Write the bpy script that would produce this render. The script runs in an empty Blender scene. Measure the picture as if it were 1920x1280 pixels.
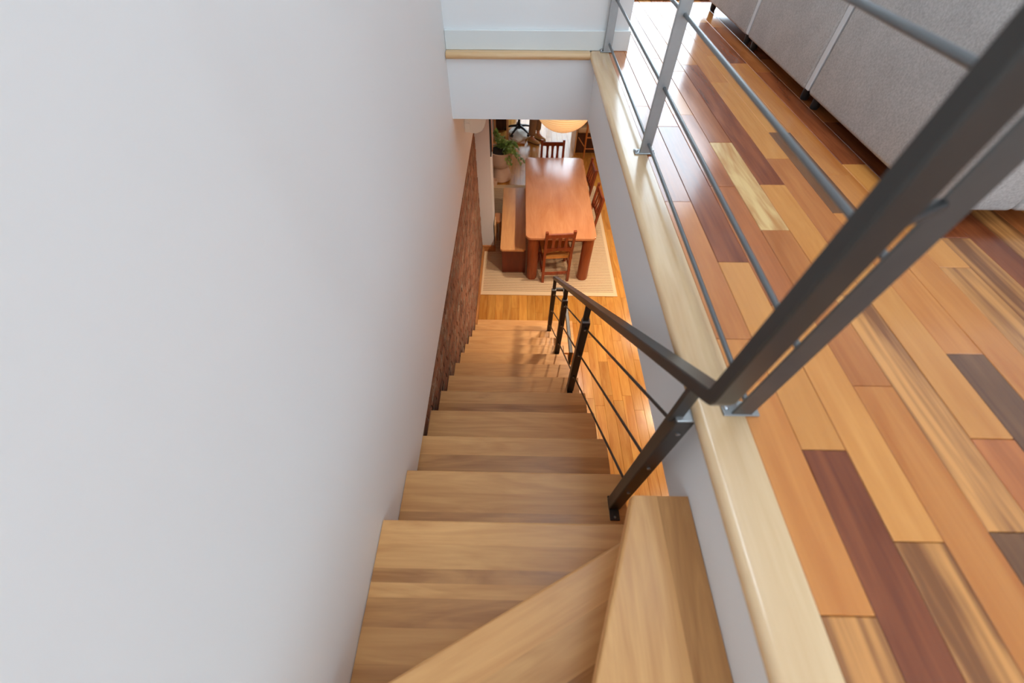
import bpy, bmesh, math, random
from mathutils import Vector, Matrix

scene = bpy.context.scene
C = scene.collection
rnd = random.Random(7)

# ------------------------------------------------------------------ camera
F_PX, PITCH, YAW, ROLL = 727.16, -0.9246, -0.0156, 0.0033
ZC = 3.9146                                  # camera height above the lower floor
fwd = Vector((math.sin(YAW) * math.cos(PITCH), math.cos(YAW) * math.cos(PITCH), math.sin(PITCH)))
rt = fwd.cross(Vector((0, 0, 1))).normalized()
up = rt.cross(fwd)
r2 = rt * math.cos(ROLL) + up * math.sin(ROLL)
u2 = -rt * math.sin(ROLL) + up * math.cos(ROLL)
cam_d = bpy.data.cameras.new('camera')
cam = bpy.data.objects.new('camera', cam_d)
C.objects.link(cam)
m = Matrix.Identity(4)
for i in range(3):
    m[i][0], m[i][1], m[i][2] = r2[i], u2[i], -fwd[i]
m.translation = Vector((0, 0, ZC))
cam.matrix_world = m
cam_d.sensor_fit = 'HORIZONTAL'
cam_d.sensor_width = 36.0
cam_d.lens = F_PX * 36.0 / 1920.0
cam_d.clip_start = 0.02
cam_d.clip_end = 100
cam_d.dof.use_dof = True
cam_d.dof.focus_distance = 2.6
cam_d.dof.aperture_fstop = 1.8
scene.camera = cam

# ------------------------------------------------------------------ world: overcast sky, exposure
SKY = 10.0
world = bpy.data.worlds.new('overcast_sky')
scene.world = world
world.use_nodes = True
bg = world.node_tree.nodes['Background']
bg.inputs[0].default_value = (0.73, 0.875, 1.0, 1)
bg.inputs[1].default_value = SKY
vs = scene.view_settings
vs.view_transform = 'Standard'
vs.look = 'None'
vs.gamma = 1.0
vs.use_curve_mapping = False
vs.exposure = -0.42
scene.cycles.max_bounces = 8
scene.cycles.diffuse_bounces = 5
scene.cycles.glossy_bounces = 4
scene.cycles.transparent_max_bounces = 10
scene.cycles.caustics_reflective = False
scene.cycles.caustics_refractive = False

# ------------------------------------------------------------------ main measures
ZU = 3.103          # upper floor
ZCEIL = 2.722       # lower ceiling / underside of the floor edge
RISE, GO = 0.19, 0.2365
ZA, YA = 2.47, 0.309   # uppermost straight step, its nosing
XL = -0.4506        # white left wall
XR = 0.463          # face of the floor edge on the right
YB = 2.786          # face of the floor edge at the far side
ROOF = ZU + 3.0
X_E, Y_S, Y_N_UP, Y_N = 4.2, -2.6, 5.3, 9.75

# ------------------------------------------------------------------ materials
def newmat(name):
    mt = bpy.data.materials.new(name)
    mt.use_nodes = True
    nt = mt.node_tree
    return mt, nt, nt.nodes['Principled BSDF']

def N(nt, t, **kw):
    n = nt.nodes.new(t)
    for k, v in kw.items():
        setattr(n, k, v)
    return n

def srgb(r, g, b):
    f = lambda c: (c / 255 / 12.92) if c / 255 <= 0.04045 else ((c / 255 + 0.055) / 1.055) ** 2.4
    return (f(r), f(g), f(b), 1)

def plain(name, col, rough=0.5, metal=0.0, noise=0.0, nscale=8.0, bump=0.0, bscale=60.0, spec=0.5, coat=0.0):
    mt, nt, b = newmat(name)
    b.inputs['Base Color'].default_value = col
    b.inputs['Roughness'].default_value = rough
    b.inputs['Metallic'].default_value = metal
    b.inputs['Specular IOR Level'].default_value = spec
    b.inputs['Coat Weight'].default_value = coat
    geo = N(nt, 'ShaderNodeNewGeometry')
    if noise:
        n = N(nt, 'ShaderNodeTexNoise')
        n.inputs['Scale'].default_value = nscale
        n.inputs['Detail'].default_value = 4
        nt.links.new(geo.outputs['Position'], n.inputs['Vector'])
        mix = N(nt, 'ShaderNodeMix', data_type='RGBA')
        mix.inputs[6].default_value = tuple(c * (1 - noise) for c in col[:3]) + (1,)
        mix.inputs[7].default_value = tuple(min(1, c * (1 + noise)) for c in col[:3]) + (1,)
        nt.links.new(n.outputs['Fac'], mix.inputs[0])
        nt.links.new(mix.outputs[2], b.inputs['Base Color'])
    if bump:
        n2 = N(nt, 'ShaderNodeTexNoise')
        n2.inputs['Scale'].default_value = bscale
        n2.inputs['Detail'].default_value = 3
        nt.links.new(geo.outputs['Position'], n2.inputs['Vector'])
        bp = N(nt, 'ShaderNodeBump')
        bp.inputs['Strength'].default_value = bump
        bp.inputs['Distance'].default_value = 0.004
        nt.links.new(n2.outputs['Fac'], bp.inputs['Height'])
        nt.links.new(bp.outputs['Normal'], b.inputs['Normal'])
    return mt

def wood(name, light, dark, axis='Y', rot=0.0, rough=0.35, var=0.12, contrast=1.0, figure=1.0, stripes=0.0, coat=0.0, spec=0.5, across=1.0):
    """streaked timber; the grain runs along axis (turned by rot about z)"""
    mt, nt, b = newmat(name)
    geo = N(nt, 'ShaderNodeNewGeometry')
    oi = N(nt, 'ShaderNodeObjectInfo')
    off = N(nt, 'ShaderNodeVectorMath', operation='SCALE')
    off.inputs[0].default_value = (13.1, 17.7, 9.3)
    nt.links.new(oi.outputs['Random'], off.inputs['Scale'])
    vr = N(nt, 'ShaderNodeVectorRotate', rotation_type='Z_AXIS')
    vr.inputs['Angle'].default_value = -rot
    nt.links.new(geo.outputs['Position'], vr.inputs['Vector'])
    add = N(nt, 'ShaderNodeVectorMath', operation='ADD')
    nt.links.new(vr.outputs[0], add.inputs[0])
    nt.links.new(off.outputs[0], add.inputs[1])
    def stretched(long, cross):
        mp = N(nt, 'ShaderNodeMapping')
        s = [cross * across] * 3
        s['XYZ'.index(axis)] = long
        mp.inputs['Scale'].default_value = s
        nt.links.new(add.outputs[0], mp.inputs['Vector'])
        return mp.outputs[0]
    big = N(nt, 'ShaderNodeTexNoise')
    big.inputs['Scale'].default_value = 1.0
    big.inputs['Detail'].default_value = 3
    big.inputs['Distortion'].default_value = 0.9 * figure
    nt.links.new(stretched(1.6, 13.0), big.inputs['Vector'])
    fine = N(nt, 'ShaderNodeTexNoise')
    fine.inputs['Scale'].default_value = 1.0
    fine.inputs['Detail'].default_value = 5
    fine.inputs['Distortion'].default_value = 0.3
    nt.links.new(stretched(5.0, 110.0), fine.inputs['Vector'])
    ramp = N(nt, 'ShaderNodeValToRGB')
    ramp.color_ramp.elements[0].position = 0.5 - 0.22 / contrast
    ramp.color_ramp.elements[1].position = 0.5 + 0.22 / contrast
    ramp.color_ramp.elements[0].color = dark
    ramp.color_ramp.elements[1].color = light
    mx = N(nt, 'ShaderNodeMath', operation='MULTIPLY_ADD')
    mx.inputs[1].default_value = 0.35
    mx.inputs[2].default_value = -0.175
    nt.links.new(fine.outputs['Fac'], mx.inputs[0])
    sm = N(nt, 'ShaderNodeMath', operation='ADD')
    nt.links.new(big.outputs['Fac'], sm.inputs[0])
    nt.links.new(mx.outputs[0], sm.inputs[1])
    last = sm
    if stripes:
        wv = N(nt, 'ShaderNodeTexNoise')
        wv.inputs['Scale'].default_value = 1.0
        wv.inputs['Detail'].default_value = 1
        nt.links.new(stretched(0.5, 34.0), wv.inputs['Vector'])
        ms = N(nt, 'ShaderNodeMath', operation='MULTIPLY_ADD')
        ms.inputs[1].default_value = stripes
        ms.inputs[2].default_value = -stripes / 2
        nt.links.new(wv.outputs['Fac'], ms.inputs[0])
        s3 = N(nt, 'ShaderNodeMath', operation='ADD')
        nt.links.new(sm.outputs[0], s3.inputs[0])
        nt.links.new(ms.outputs[0], s3.inputs[1])
        last = s3
    nt.links.new(last.outputs[0], ramp.inputs[0])
    hs = N(nt, 'ShaderNodeHueSaturation')
    nt.links.new(ramp.outputs[0], hs.inputs['Color'])
    mv = N(nt, 'ShaderNodeMath', operation='MULTIPLY_ADD')
    mv.inputs[1].default_value = 2 * var
    mv.inputs[2].default_value = 1 - var
    nt.links.new(oi.outputs['Random'], mv.inputs[0])
    nt.links.new(mv.outputs[0], hs.inputs['Value'])
    nt.links.new(hs.outputs[0], b.inputs['Base Color'])
    rr = N(nt, 'ShaderNodeMath', operation='MULTIPLY_ADD')
    rr.inputs[1].default_value = 0.12
    rr.inputs[2].default_value = rough - 0.06
    nt.links.new(big.outputs['Fac'], rr.inputs[0])
    nt.links.new(rr.outputs[0], b.inputs['Roughness'])
    b.inputs['Coat Weight'].default_value = coat
    b.inputs['Coat Roughness'].default_value = 0.15
    b.inputs['Specular IOR Level'].default_value = spec
    bp = N(nt, 'ShaderNodeBump')
    bp.inputs['Strength'].default_value = 0.06
    bp.inputs['Distance'].default_value = 0.002
    nt.links.new(fine.outputs['Fac'], bp.inputs['Height'])
    nt.links.new(bp.outputs['Normal'], b.inputs['Normal'])
    return mt

M = {}
M['wall'] = plain('white_wall_paint', (0.82, 0.82, 0.82, 1), 0.6, noise=0.015, nscale=2.0, bump=0.05, bscale=140)
M['wall_low'] = plain('warm_white_paint', (0.74, 0.71, 0.68, 1), 0.65, bump=0.05, bscale=140)
M['skirt'] = plain('pale_green_white_gloss', (0.76, 0.785, 0.775, 1), 0.35)
M['ceil'] = plain('ceiling_white', (0.8, 0.8, 0.8, 1), 0.8)
M['tone_O'] = wood('floor_orange', srgb(216, 142, 74), srgb(184, 106, 48), rough=0.17, spec=.9, var=.06, contrast=.75)
M['tone_L'] = wood('floor_light_orange', srgb(224, 154, 82), srgb(198, 124, 58), rough=0.17, spec=.9, var=.05, figure=1.6, contrast=.75)
M['tone_W'] = wood('floor_pale_swirl', srgb(232, 192, 130), srgb(196, 136, 78), rough=0.17, spec=.9, var=.04, figure=3.0, contrast=1.6, across=.6)
M['tone_R'] = wood('floor_red_brown', srgb(194, 114, 60), srgb(150, 80, 40), rough=0.17, spec=.9, var=.07)
M['tone_M'] = wood('floor_orange_brown', srgb(208, 132, 72), srgb(172, 98, 48), rough=0.17, spec=.9, var=.05, contrast=.8)
M['tone_D'] = wood('floor_dark_red', srgb(162, 88, 50), srgb(114, 54, 30), rough=0.17, spec=.9, var=.08)
M['tone_B'] = wood('floor_dark_brown', srgb(138, 92, 58), srgb(96, 60, 38), rough=0.17, spec=.9, var=.08)
M['tone_S'] = wood('floor_striped_brown', srgb(218, 150, 84), srgb(134, 82, 46), rough=0.17, spec=.9, var=.06, stripes=.9, contrast=1.3)
M['curb'] = wood('pale_maple_cap', srgb(234, 200, 156), srgb(214, 173, 127), rough=0.2, var=.03, spec=.9)
M['curb_x'] = wood('pale_maple_cap_across', srgb(226, 190, 144), srgb(206, 164, 116), axis='X', rough=0.3, var=.03)
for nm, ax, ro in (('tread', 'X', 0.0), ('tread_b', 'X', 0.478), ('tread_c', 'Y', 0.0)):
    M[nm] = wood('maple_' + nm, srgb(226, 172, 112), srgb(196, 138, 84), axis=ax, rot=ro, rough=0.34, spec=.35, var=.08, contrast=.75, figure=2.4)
    M[nm + '_dk'] = wood('maple_dark_' + nm, srgb(206, 150, 92), srgb(160, 106, 60), axis=ax, rot=ro, rough=0.34, var=.04, contrast=.9, figure=2.4)  # on the top winder the dark copy stands for shade
M['oak'] = wood('honey_oak_floor', srgb(202, 144, 66), srgb(174, 110, 44), rough=0.24, var=.14, contrast=1.1)
M['table'] = wood('table_cherry', srgb(206, 144, 100), srgb(182, 116, 76), rough=0.21, var=.02, contrast=.8, across=.6)
M['table_leg'] = wood('table_leg_wood', srgb(162, 84, 44), srgb(130, 60, 28), axis='Z', rough=0.4, var=.02)
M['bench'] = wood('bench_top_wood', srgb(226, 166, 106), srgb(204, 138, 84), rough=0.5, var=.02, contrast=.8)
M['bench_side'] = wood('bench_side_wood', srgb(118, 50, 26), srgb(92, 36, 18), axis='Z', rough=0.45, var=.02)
M['chair'] = wood('chair_mahogany', srgb(152, 72, 38), srgb(114, 46, 24), axis='Z', rough=0.35, var=.05)
M['pine'] = wood('orange_pine', srgb(206, 132, 70), srgb(180, 104, 50), axis='Z', rough=0.4, var=.04)
M['pale_wood'] = wood('pale_wood', srgb(222, 178, 130), srgb(196, 146, 98), axis='Z', rough=0.5, var=.03)
M['dark_wood'] = wood('dark_walnut', srgb(92, 54, 36), srgb(58, 32, 22), axis='Z', rough=0.4, var=.05)
M['trim_wood'] = wood('trim_oak', srgb(196, 132, 74), srgb(160, 98, 50), rough=0.45, var=.03)
M['steel'] = plain('dark_bronze_steel', (0.040, 0.034, 0.030, 1), 0.36, metal=0.3, noise=.15, nscale=20)
M['steel_post'] = plain('brushed_grey_steel', (0.33, 0.34, 0.345, 1), 0.36, metal=0.6, noise=.1, nscale=30)
M['steel_tube'] = plain('grey_brown_steel', (0.05, 0.046, 0.042, 1), 0.36, metal=0.4, noise=.12, nscale=18)
M['steel_near'] = plain('dull_grey_steel', (0.09, 0.088, 0.085, 1), 0.4, metal=0.5, noise=.1, nscale=30)
M['steel_rod'] = plain('grey_steel_rod', (0.17, 0.175, 0.18, 1), 0.34, metal=0.6)
M['bolt'] = plain('zinc_bolt', (0.45, 0.47, 0.5, 1), 0.3, metal=1.0)
M['black'] = plain('black_plastic', (0.012, 0.012, 0.012, 1), 0.4)
M['screen'] = plain('dark_picture', (0.012, 0.01, 0.009, 1), 0.8, spec=.1)
M['ac'] = plain('cream_plastic', (0.84, 0.78, 0.66, 1), 0.4)
M['terracotta'] = plain('pink_terracotta', srgb(238, 200, 172), 0.7, noise=.06, nscale=12)
M['soil'] = plain('potting_soil', (0.03, 0.02, 0.014, 1), 0.9, noise=.4, nscale=60)
M['leaf'] = plain('green_leaf', (0.22, 0.38, 0.07, 1), 0.45, noise=.5, nscale=25)
M['leaf2'] = plain('light_green_leaf', (0.45, 0.58, 0.18, 1), 0.45, noise=.4, nscale=25)
M['stem'] = plain('green_brown_stem', (0.10, 0.12, 0.04, 1), 0.6)
M['fleece'] = plain('white_fleece', (0.78, 0.72, 0.64, 1), 0.9, noise=.1, nscale=30, bump=.6, bscale=120)
M['trousers'] = plain('taupe_cotton', srgb(150, 122, 98), 0.85, noise=.1, nscale=30, bump=.2, bscale=300)
M['shirt'] = plain('off_white_cotton', (0.62, 0.6, 0.56, 1), 0.85)
M['skin'] = plain('skin', srgb(206, 146, 116), 0.55)
M['hair'] = plain('brown_hair', (0.05, 0.03, 0.02, 1), 0.6)
M['shoe'] = plain('tan_suede', srgb(190, 150, 102), 0.8)
M['sole'] = plain('dark_sole', srgb(92, 60, 38), 0.7)
M['cushion'] = plain('beige_cushion', srgb(222, 198, 164), 0.9, bump=.2, bscale=200)
M['frame_white'] = plain('white_window_frame', (0.75, 0.75, 0.75, 1), 0.4)
M['mortar'] = plain('mortar', srgb(164, 146, 126), 0.9, noise=.25, nscale=20)
M['rug_up'] = plain('woven_brown_rug', srgb(130, 96, 74), 0.95, bump=.5, bscale=150)

def fabric():
    mt, nt, b = newmat('grey_boucle_fabric')
    geo = N(nt, 'ShaderNodeNewGeometry')
    v = N(nt, 'ShaderNodeTexNoise')
    v.inputs['Scale'].default_value = 150
    v.inputs['Detail'].default_value = 4
    v2 = N(nt, 'ShaderNodeTexNoise')
    v2.inputs['Scale'].default_value = 9
    nt.links.new(geo.outputs['Position'], v.inputs['Vector'])
    nt.links.new(geo.outputs['Position'], v2.inputs['Vector'])
    ramp = N(nt, 'ShaderNodeValToRGB')
    ramp.color_ramp.elements[0].position = .3
    ramp.color_ramp.elements[1].position = .7
    ramp.color_ramp.elements[0].color = (0.42, 0.40, 0.385, 1)
    ramp.color_ramp.elements[1].color = (0.58, 0.565, 0.55, 1)
    nt.links.new(v.outputs['Fac'], ramp.inputs[0])
    mix = N(nt, 'ShaderNodeMix', data_type='RGBA', blend_type='MULTIPLY')
    mix.inputs[0].default_value = .25
    nt.links.new(ramp.outputs[0], mix.inputs[6])
    nt.links.new(v2.outputs['Fac'], mix.inputs[7])
    nt.links.new(mix.outputs[2], b.inputs['Base Color'])
    b.inputs['Roughness'].default_value = .95
    b.inputs['Specular IOR Level'].default_value = .15
    bp = N(nt, 'ShaderNodeBump')
    bp.inputs['Strength'].default_value = .35
    bp.inputs['Distance'].default_value = .003
    nt.links.new(v.outputs['Fac'], bp.inputs['Height'])
    nt.links.new(bp.outputs['Normal'], b.inputs['Normal'])
    return mt
M['fabric'] = fabric()

def brick_mat():
    mt, nt, b = newmat('weathered_brick')
    geo = N(nt, 'ShaderNodeNewGeometry')
    n = N(nt, 'ShaderNodeTexNoise')
    n.inputs['Scale'].default_value = 9
    n.inputs['Detail'].default_value = 6
    n.inputs['Roughness'].default_value = .7
    nt.links.new(geo.outputs['Position'], n.inputs['Vector'])
    r = N(nt, 'ShaderNodeValToRGB')
    e = r.color_ramp.elements
    e[0].position = .3; e[0].color = srgb(98, 76, 60)
    e[1].position = .72; e[1].color = srgb(178, 154, 130)
    x = e.new(.46); x.color = srgb(146, 94, 66)
    x = e.new(.58); x.color = srgb(142, 110, 86)
    nt.links.new(n.outputs['Fac'], r.inputs[0])
    isl = N(nt, 'ShaderNodeHueSaturation')
    ma = N(nt, 'ShaderNodeMath', operation='MULTIPLY_ADD')
    ma.inputs[1].default_value = .5; ma.inputs[2].default_value = .75
    nt.links.new(geo.outputs['Random Per Island'], ma.inputs[0])
    nt.links.new(ma.outputs[0], isl.inputs['Value'])
    nt.links.new(r.outputs[0], isl.inputs['Color'])
    nt.links.new(isl.outputs[0], b.inputs['Base Color'])
    b.inputs['Roughness'].default_value = .9
    bp = N(nt, 'ShaderNodeBump')
    bp.inputs['Strength'].default_value = .6
    bp.inputs['Distance'].default_value = .01
    nt.links.new(n.outputs['Fac'], bp.inputs['Height'])
    nt.links.new(bp.outputs['Normal'], b.inputs['Normal'])
    return mt
M['brick'] = brick_mat()

def rug_mat():
    mt, nt, b = newmat('striped_flatweave')
    geo = N(nt, 'ShaderNodeNewGeometry')
    sep = N(nt, 'ShaderNodeSeparateXYZ')
    nt.links.new(geo.outputs['Position'], sep.inputs[0])
    ml = N(nt, 'ShaderNodeMath', operation='MULTIPLY'); ml.inputs[1].default_value = 1 / 0.033
    nt.links.new(sep.outputs['Y'], ml.inputs[0])
    fr = N(nt, 'ShaderNodeMath', operation='FRACT')
    nt.links.new(ml.outputs[0], fr.inputs[0])
    lt = N(nt, 'ShaderNodeMath', operation='LESS_THAN'); lt.inputs[1].default_value = .38
    nt.links.new(fr.outputs[0], lt.inputs[0])
    # plain border on every side
    def band(sock, lo, hi):
        a = N(nt, 'ShaderNodeMath', operation='GREATER_THAN'); a.inputs[1].default_value = lo
        c = N(nt, 'ShaderNodeMath', operation='LESS_THAN'); c.inputs[1].default_value = hi
        nt.links.new(sock, a.inputs[0]); nt.links.new(sock, c.inputs[0])
        p = N(nt, 'ShaderNodeMath', operation='MULTIPLY')
        nt.links.new(a.outputs[0], p.inputs[0]); nt.links.new(c.outputs[0], p.inputs[1])
        return p.outputs[0]
    p1 = N(nt, 'ShaderNodeMath', operation='MULTIPLY')
    nt.links.new(band(sep.outputs['X'], -.47, 1.355), p1.inputs[0])
    nt.links.new(band(sep.outputs['Y'], 3.83, 6.40), p1.inputs[1])
    p2 = N(nt, 'ShaderNodeMath', operation='MULTIPLY')
    nt.links.new(p1.outputs[0], p2.inputs[0]); nt.links.new(lt.outputs[0], p2.inputs[1])
    mix = N(nt, 'ShaderNodeMix', data_type='RGBA')
    mix.inputs[6].default_value = srgb(216, 186, 148)
    mix.inputs[7].default_value = srgb(150, 118, 90)
    nt.links.new(p2.outputs[0], mix.inputs[0])
    nt.links.new(mix.outputs[2], b.inputs['Base Color'])
    b.inputs['Roughness'].default_value = .95
    return mt
M['rug'] = rug_mat()

def lantern_mat():
    mt, nt, b = newmat('lit_rice_paper')
    b.inputs['Base Color'].default_value = srgb(250, 220, 160)
    b.inputs['Roughness'].default_value = .8
    b.inputs['Emission Color'].default_value = (1.0, 0.66, 0.32, 1)
    b.inputs['Emission Strength'].default_value = 0.80
    return mt
M['paper'] = lantern_mat()
M['rib'] = plain('bamboo_rib', srgb(226, 176, 110), 0.7)

def glass_mat():
    mt, nt, b = newmat('window_glass')
    nt.nodes.remove(b)
    t = N(nt, 'ShaderNodeBsdfTransparent')
    t.inputs[0].default_value = (.96, .97, .97, 1)
    g = N(nt, 'ShaderNodeBsdfGlossy'); g.inputs['Roughness'].default_value = .02
    mx = N(nt, 'ShaderNodeMixShader'); mx.inputs[0].default_value = .05
    nt.links.new(t.outputs[0], mx.inputs[1]); nt.links.new(g.outputs[0], mx.inputs[2])
    nt.links.new(mx.outputs[0], nt.nodes['Material Output'].inputs[0])
    return mt
M['glass'] = glass_mat()

def glow(name, col, s):
    mt, nt, b = newmat(name)
    b.inputs['Base Color'].default_value = (.8, .8, .8, 1)
    b.inputs['Emission Color'].default_value = col
    b.inputs['Emission Strength'].default_value = s
    return mt
M['lamp_glow'] = glow('warm_lamp_disc', (1, .72, .42, 1), 12)

# ------------------------------------------------------------------ mesh helpers
def obj(name, bm, mat, parent=None, smooth=False, at=None):
    me = bpy.data.meshes.new(name)
    bm.normal_update()
    bm.to_mesh(me)
    bm.free()
    if mat is not None:
        me.materials.append(M[mat] if isinstance(mat, str) else mat)
    if smooth:
        for p in me.polygons:
            p.use_smooth = True
        try:
            me.set_sharp_from_angle(angle=math.radians(40))
        except Exception:
            pass
    o = bpy.data.objects.new(name, me)
    C.objects.link(o)
    if at is not None:
        o.location = at
    if parent is not None:
        o.parent = parent
    return o

def add_box(bm, x0, x1, y0, y1, z0, z1, bev=0.0, seg=1):
    b2 = bmesh.new()
    vs_ = [b2.verts.new(p) for p in ((x0, y0, z0), (x1, y0, z0), (x1, y1, z0), (x0, y1, z0),
                                     (x0, y0, z1), (x1, y0, z1), (x1, y1, z1), (x0, y1, z1))]
    for f in ((3, 2, 1, 0), (4, 5, 6, 7), (0, 1, 5, 4), (1, 2, 6, 5), (2, 3, 7, 6), (3, 0, 4, 7)):
        b2.faces.new([vs_[i] for i in f])
    if bev:
        bmesh.ops.bevel(b2, geom=b2.edges[:], offset=bev, segments=seg, profile=.5, affect='EDGES')
    merge(bm, b2)
    return bm

def merge(bm, b2, mat=None):
    if mat is not None:
        bmesh.ops.transform(b2, matrix=mat, verts=b2.verts[:])
    tmp = bpy.data.meshes.new('tmp')
    b2.to_mesh(tmp)
    b2.free()
    bm.from_mesh(tmp)
    bpy.data.meshes.remove(tmp)

def box(x0, x1, y0, y1, z0, z1, bev=0.0, seg=1):
    return add_box(bmesh.new(), x0, x1, y0, y1, z0, z1, bev, seg)

def add_tube(bm, pts, rad, n=10, caps=True):
    """round tube through pts; rad number or list"""
    pts = [Vector(p) for p in pts]
    if not isinstance(rad, (list, tuple)):
        rad = [rad] * len(pts)
    rings = []
    ref = None
    for i, p in enumerate(pts):
        if i == 0: t = pts[1] - p
        elif i == len(pts) - 1: t = p - pts[i - 1]
        else: t = (pts[i + 1] - p).normalized() + (p - pts[i - 1]).normalized()
        t.normalize()
        if ref is None:
            ref = Vector((0, 0, 1)) if abs(t.z) < .9 else Vector((1, 0, 0))
        u = t.cross(ref).normalized()
        v = u.cross(t).normalized()
        ref = v if abs(v.dot(t)) < .9 else ref
        rings.append([bm.verts.new(p + (u * math.cos(a) + v * math.sin(a)) * rad[i])
                      for a in [2 * math.pi * k / n for k in range(n)]])
    for a, b in zip(rings, rings[1:]):
        for k in range(n):
            bm.faces.new((a[k], a[(k + 1) % n], b[(k + 1) % n], b[k]))
    if caps:
        bm.faces.new(rings[0][::-1]); bm.faces.new(rings[-1])
    return bm

def tube(pts, rad, n=10):
    return add_tube(bmesh.new(), pts, rad, n)

def add_sweep(bm, path, hw, hh, side=Vector((1, 0, 0)), bev=0.003):
    """rectangular bar along a path in a plane square to 'side'; hw half-width on side, hh half-height"""
    path = [Vector(p) for p in path]
    rings = []
    for i, p in enumerate(path):
        if i == 0: t = (path[1] - p).normalized(); k = 1
        elif i == len(path) - 1: t = (p - path[i - 1]).normalized(); k = 1
        else:
            a = (p - path[i - 1]).normalized(); b = (path[i + 1] - p).normalized()
            t = (a + b).normalized(); k = 1 / max(.3, t.dot(a))
        n = side.cross(t).normalized()
        pr = []
        for sx, sy in ((-1, -1), (1, -1), (1, 1), (-1, 1)):
            for q in (0, 1):
                fx, fy = (bev, 0) if (q == 0) == (sx * sy > 0) else (0, bev)
                if sx * sy < 0:
                    fx, fy = (bev, 0) if q == 1 else (0, bev)
                    fx, fy = (0, bev) if q == 1 else (bev, 0)
                pr.append((sx * (hw - fx), sy * (hh - fy)))
        # order the profile by angle so that it never crosses itself
        pr.sort(key=lambda c: math.atan2(c[1] / hh, c[0] / hw))
        rings.append([bm.verts.new(p + side * c[0] + n * (c[1] * k)) for c in pr])
    m_ = len(rings[0])
    for a, b in zip(rings, rings[1:]):
        for k in range(m_):
            bm.faces.new((a[k], a[(k + 1) % m_], b[(k + 1) % m_], b[k]))
    bm.faces.new(rings[0][::-1]); bm.faces.new(rings[-1])
    bmesh.ops.recalc_face_normals(bm, faces=bm.faces[:])
    return bm

def sweep(path, hw, hh, side=Vector((1, 0, 0)), bev=0.003):
    return add_sweep(bmesh.new(), path, hw, hh, side, bev)

def prism(poly, z0, z1, bev=0.0, seg=2):
    bm = bmesh.new()
    a = [bm.verts.new((x, y, z0)) for x, y in poly]
    b = [bm.verts.new((x, y, z1)) for x, y in poly]
    n = len(poly)
    bm.faces.new(a[::-1]); bm.faces.new(b)
    for i in range(n):
        bm.faces.new((a[i], a[(i + 1) % n], b[(i + 1) % n], b[i]))
    bmesh.ops.recalc_face_normals(bm, faces=bm.faces[:])
    if bev:
        bmesh.ops.bevel(bm, geom=bm.edges[:], offset=bev, segments=seg, profile=.5, affect='EDGES')
    return bm

def rounded_rect(x0, x1, y0, y1, r, n=8):
    out = []
    for cx, cy, a0 in ((x1 - r, y0 + r, -90), (x1 - r, y1 - r, 0), (x0 + r, y1 - r, 90), (x0 + r, y0 + r, 180)):
        for k in range(n + 1):
            a = math.radians(a0 + 90 * k / n)
            out.append((cx + r * math.cos(a), cy + r * math.sin(a)))
    return out

def slab(poly, z0, z1, bev=0.006):
    """flat slab with softened top and bottom rims only"""
    bm = bmesh.new()
    rings = []
    cx = sum(p[0] for p in poly) / len(poly); cy = sum(p[1] for p in poly) / len(poly)
    def ring(z, ins):
        out = []
        n = len(poly)
        for i in range(n):
            p0 = Vector(poly[i - 1]); p = Vector(poly[i]); p1 = Vector(poly[(i + 1) % n])
            d = (p1 - p0).normalized()
            nrm = Vector((d.y, -d.x))
            q = p - nrm * ins
            out.append(bm.verts.new((q.x, q.y, z)))
        return out
    for z, ins in ((z0, bev), (z0 + bev, 0), (z1 - bev, 0), (z1 - bev * .3, bev * .3), (z1, bev)):
        rings.append(ring(z, ins))
    n = len(poly)
    for a, b in zip(rings, rings[1:]):
        for k in range(n):
            bm.faces.new((a[k], a[(k + 1) % n], b[(k + 1) % n], b[k]))
    bm.faces.new(rings[0][::-1]); bm.faces.new(rings[-1])
    bmesh.ops.recalc_face_normals(bm, faces=bm.faces[:])
    return bm

def lathe(prof, n=32, center=(0, 0)):
    bm = bmesh.new()
    rings = []
    for r, z in prof:
        if r < 1e-5:
            rings.append([bm.verts.new((center[0], center[1], z))])
        else:
            rings.append([bm.verts.new((center[0] + r * math.cos(2 * math.pi * k / n), center[1] + r * math.sin(2 * math.pi * k / n), z)) for k in range(n)])
    for a, b in zip(rings, rings[1:]):
        if len(a) == 1 and len(b) == 1: continue
        for k in range(n):
            if len(a) == 1: bm.faces.new((a[0], b[(k + 1) % n], b[k]))
            elif len(b) == 1: bm.faces.new((a[k], a[(k + 1) % n], b[0]))
            else: bm.faces.new((a[k], a[(k + 1) % n], b[(k + 1) % n], b[k]))
    bmesh.ops.recalc_face_normals(bm, faces=bm.faces[:])
    return bm

def thing(name, label, cat, loc=(0, 0, 0), rotz=0.0, group=None):
    o = bpy.data.objects.new(name, None)
    o.empty_display_size = .1
    C.objects.link(o)
    o.location = loc
    o.rotation_euler = (0, 0, rotz)
    tag(o, label, cat, group)
    return o

def tag(o, label, cat, group=None):
    o['label'] = label
    o['category'] = cat
    if group: o['group'] = group
    return o

def struct(name, bm, mat, label=None, parent=None, smooth=False):
    o = obj(name, bm, mat, parent, smooth)
    if parent is None:
        o['kind'] = 'structure'
        if label: o['label'] = label
    return o

def dup(root, loc, rotz, label=None):
    r = root.copy(); C.objects.link(r)
    r.location = loc; r.rotation_euler = (0, 0, rotz)
    if label: r['label'] = label
    for ch in list(root.children):
        c = ch.copy(); C.objects.link(c); c.parent = r
        for g in list(ch.children):
            d = g.copy(); C.objects.link(d); d.parent = c
    return r

def portal(name, loc, rot, sx, sy):
    l = bpy.data.lights.new(name, 'AREA')
    l.shape = 'RECTANGLE'; l.size = sx; l.size_y = sy
    l.cycles.is_portal = True
    o = bpy.data.objects.new(name, l)
    C.objects.link(o)
    o.location = loc; o.rotation_euler = rot

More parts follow.
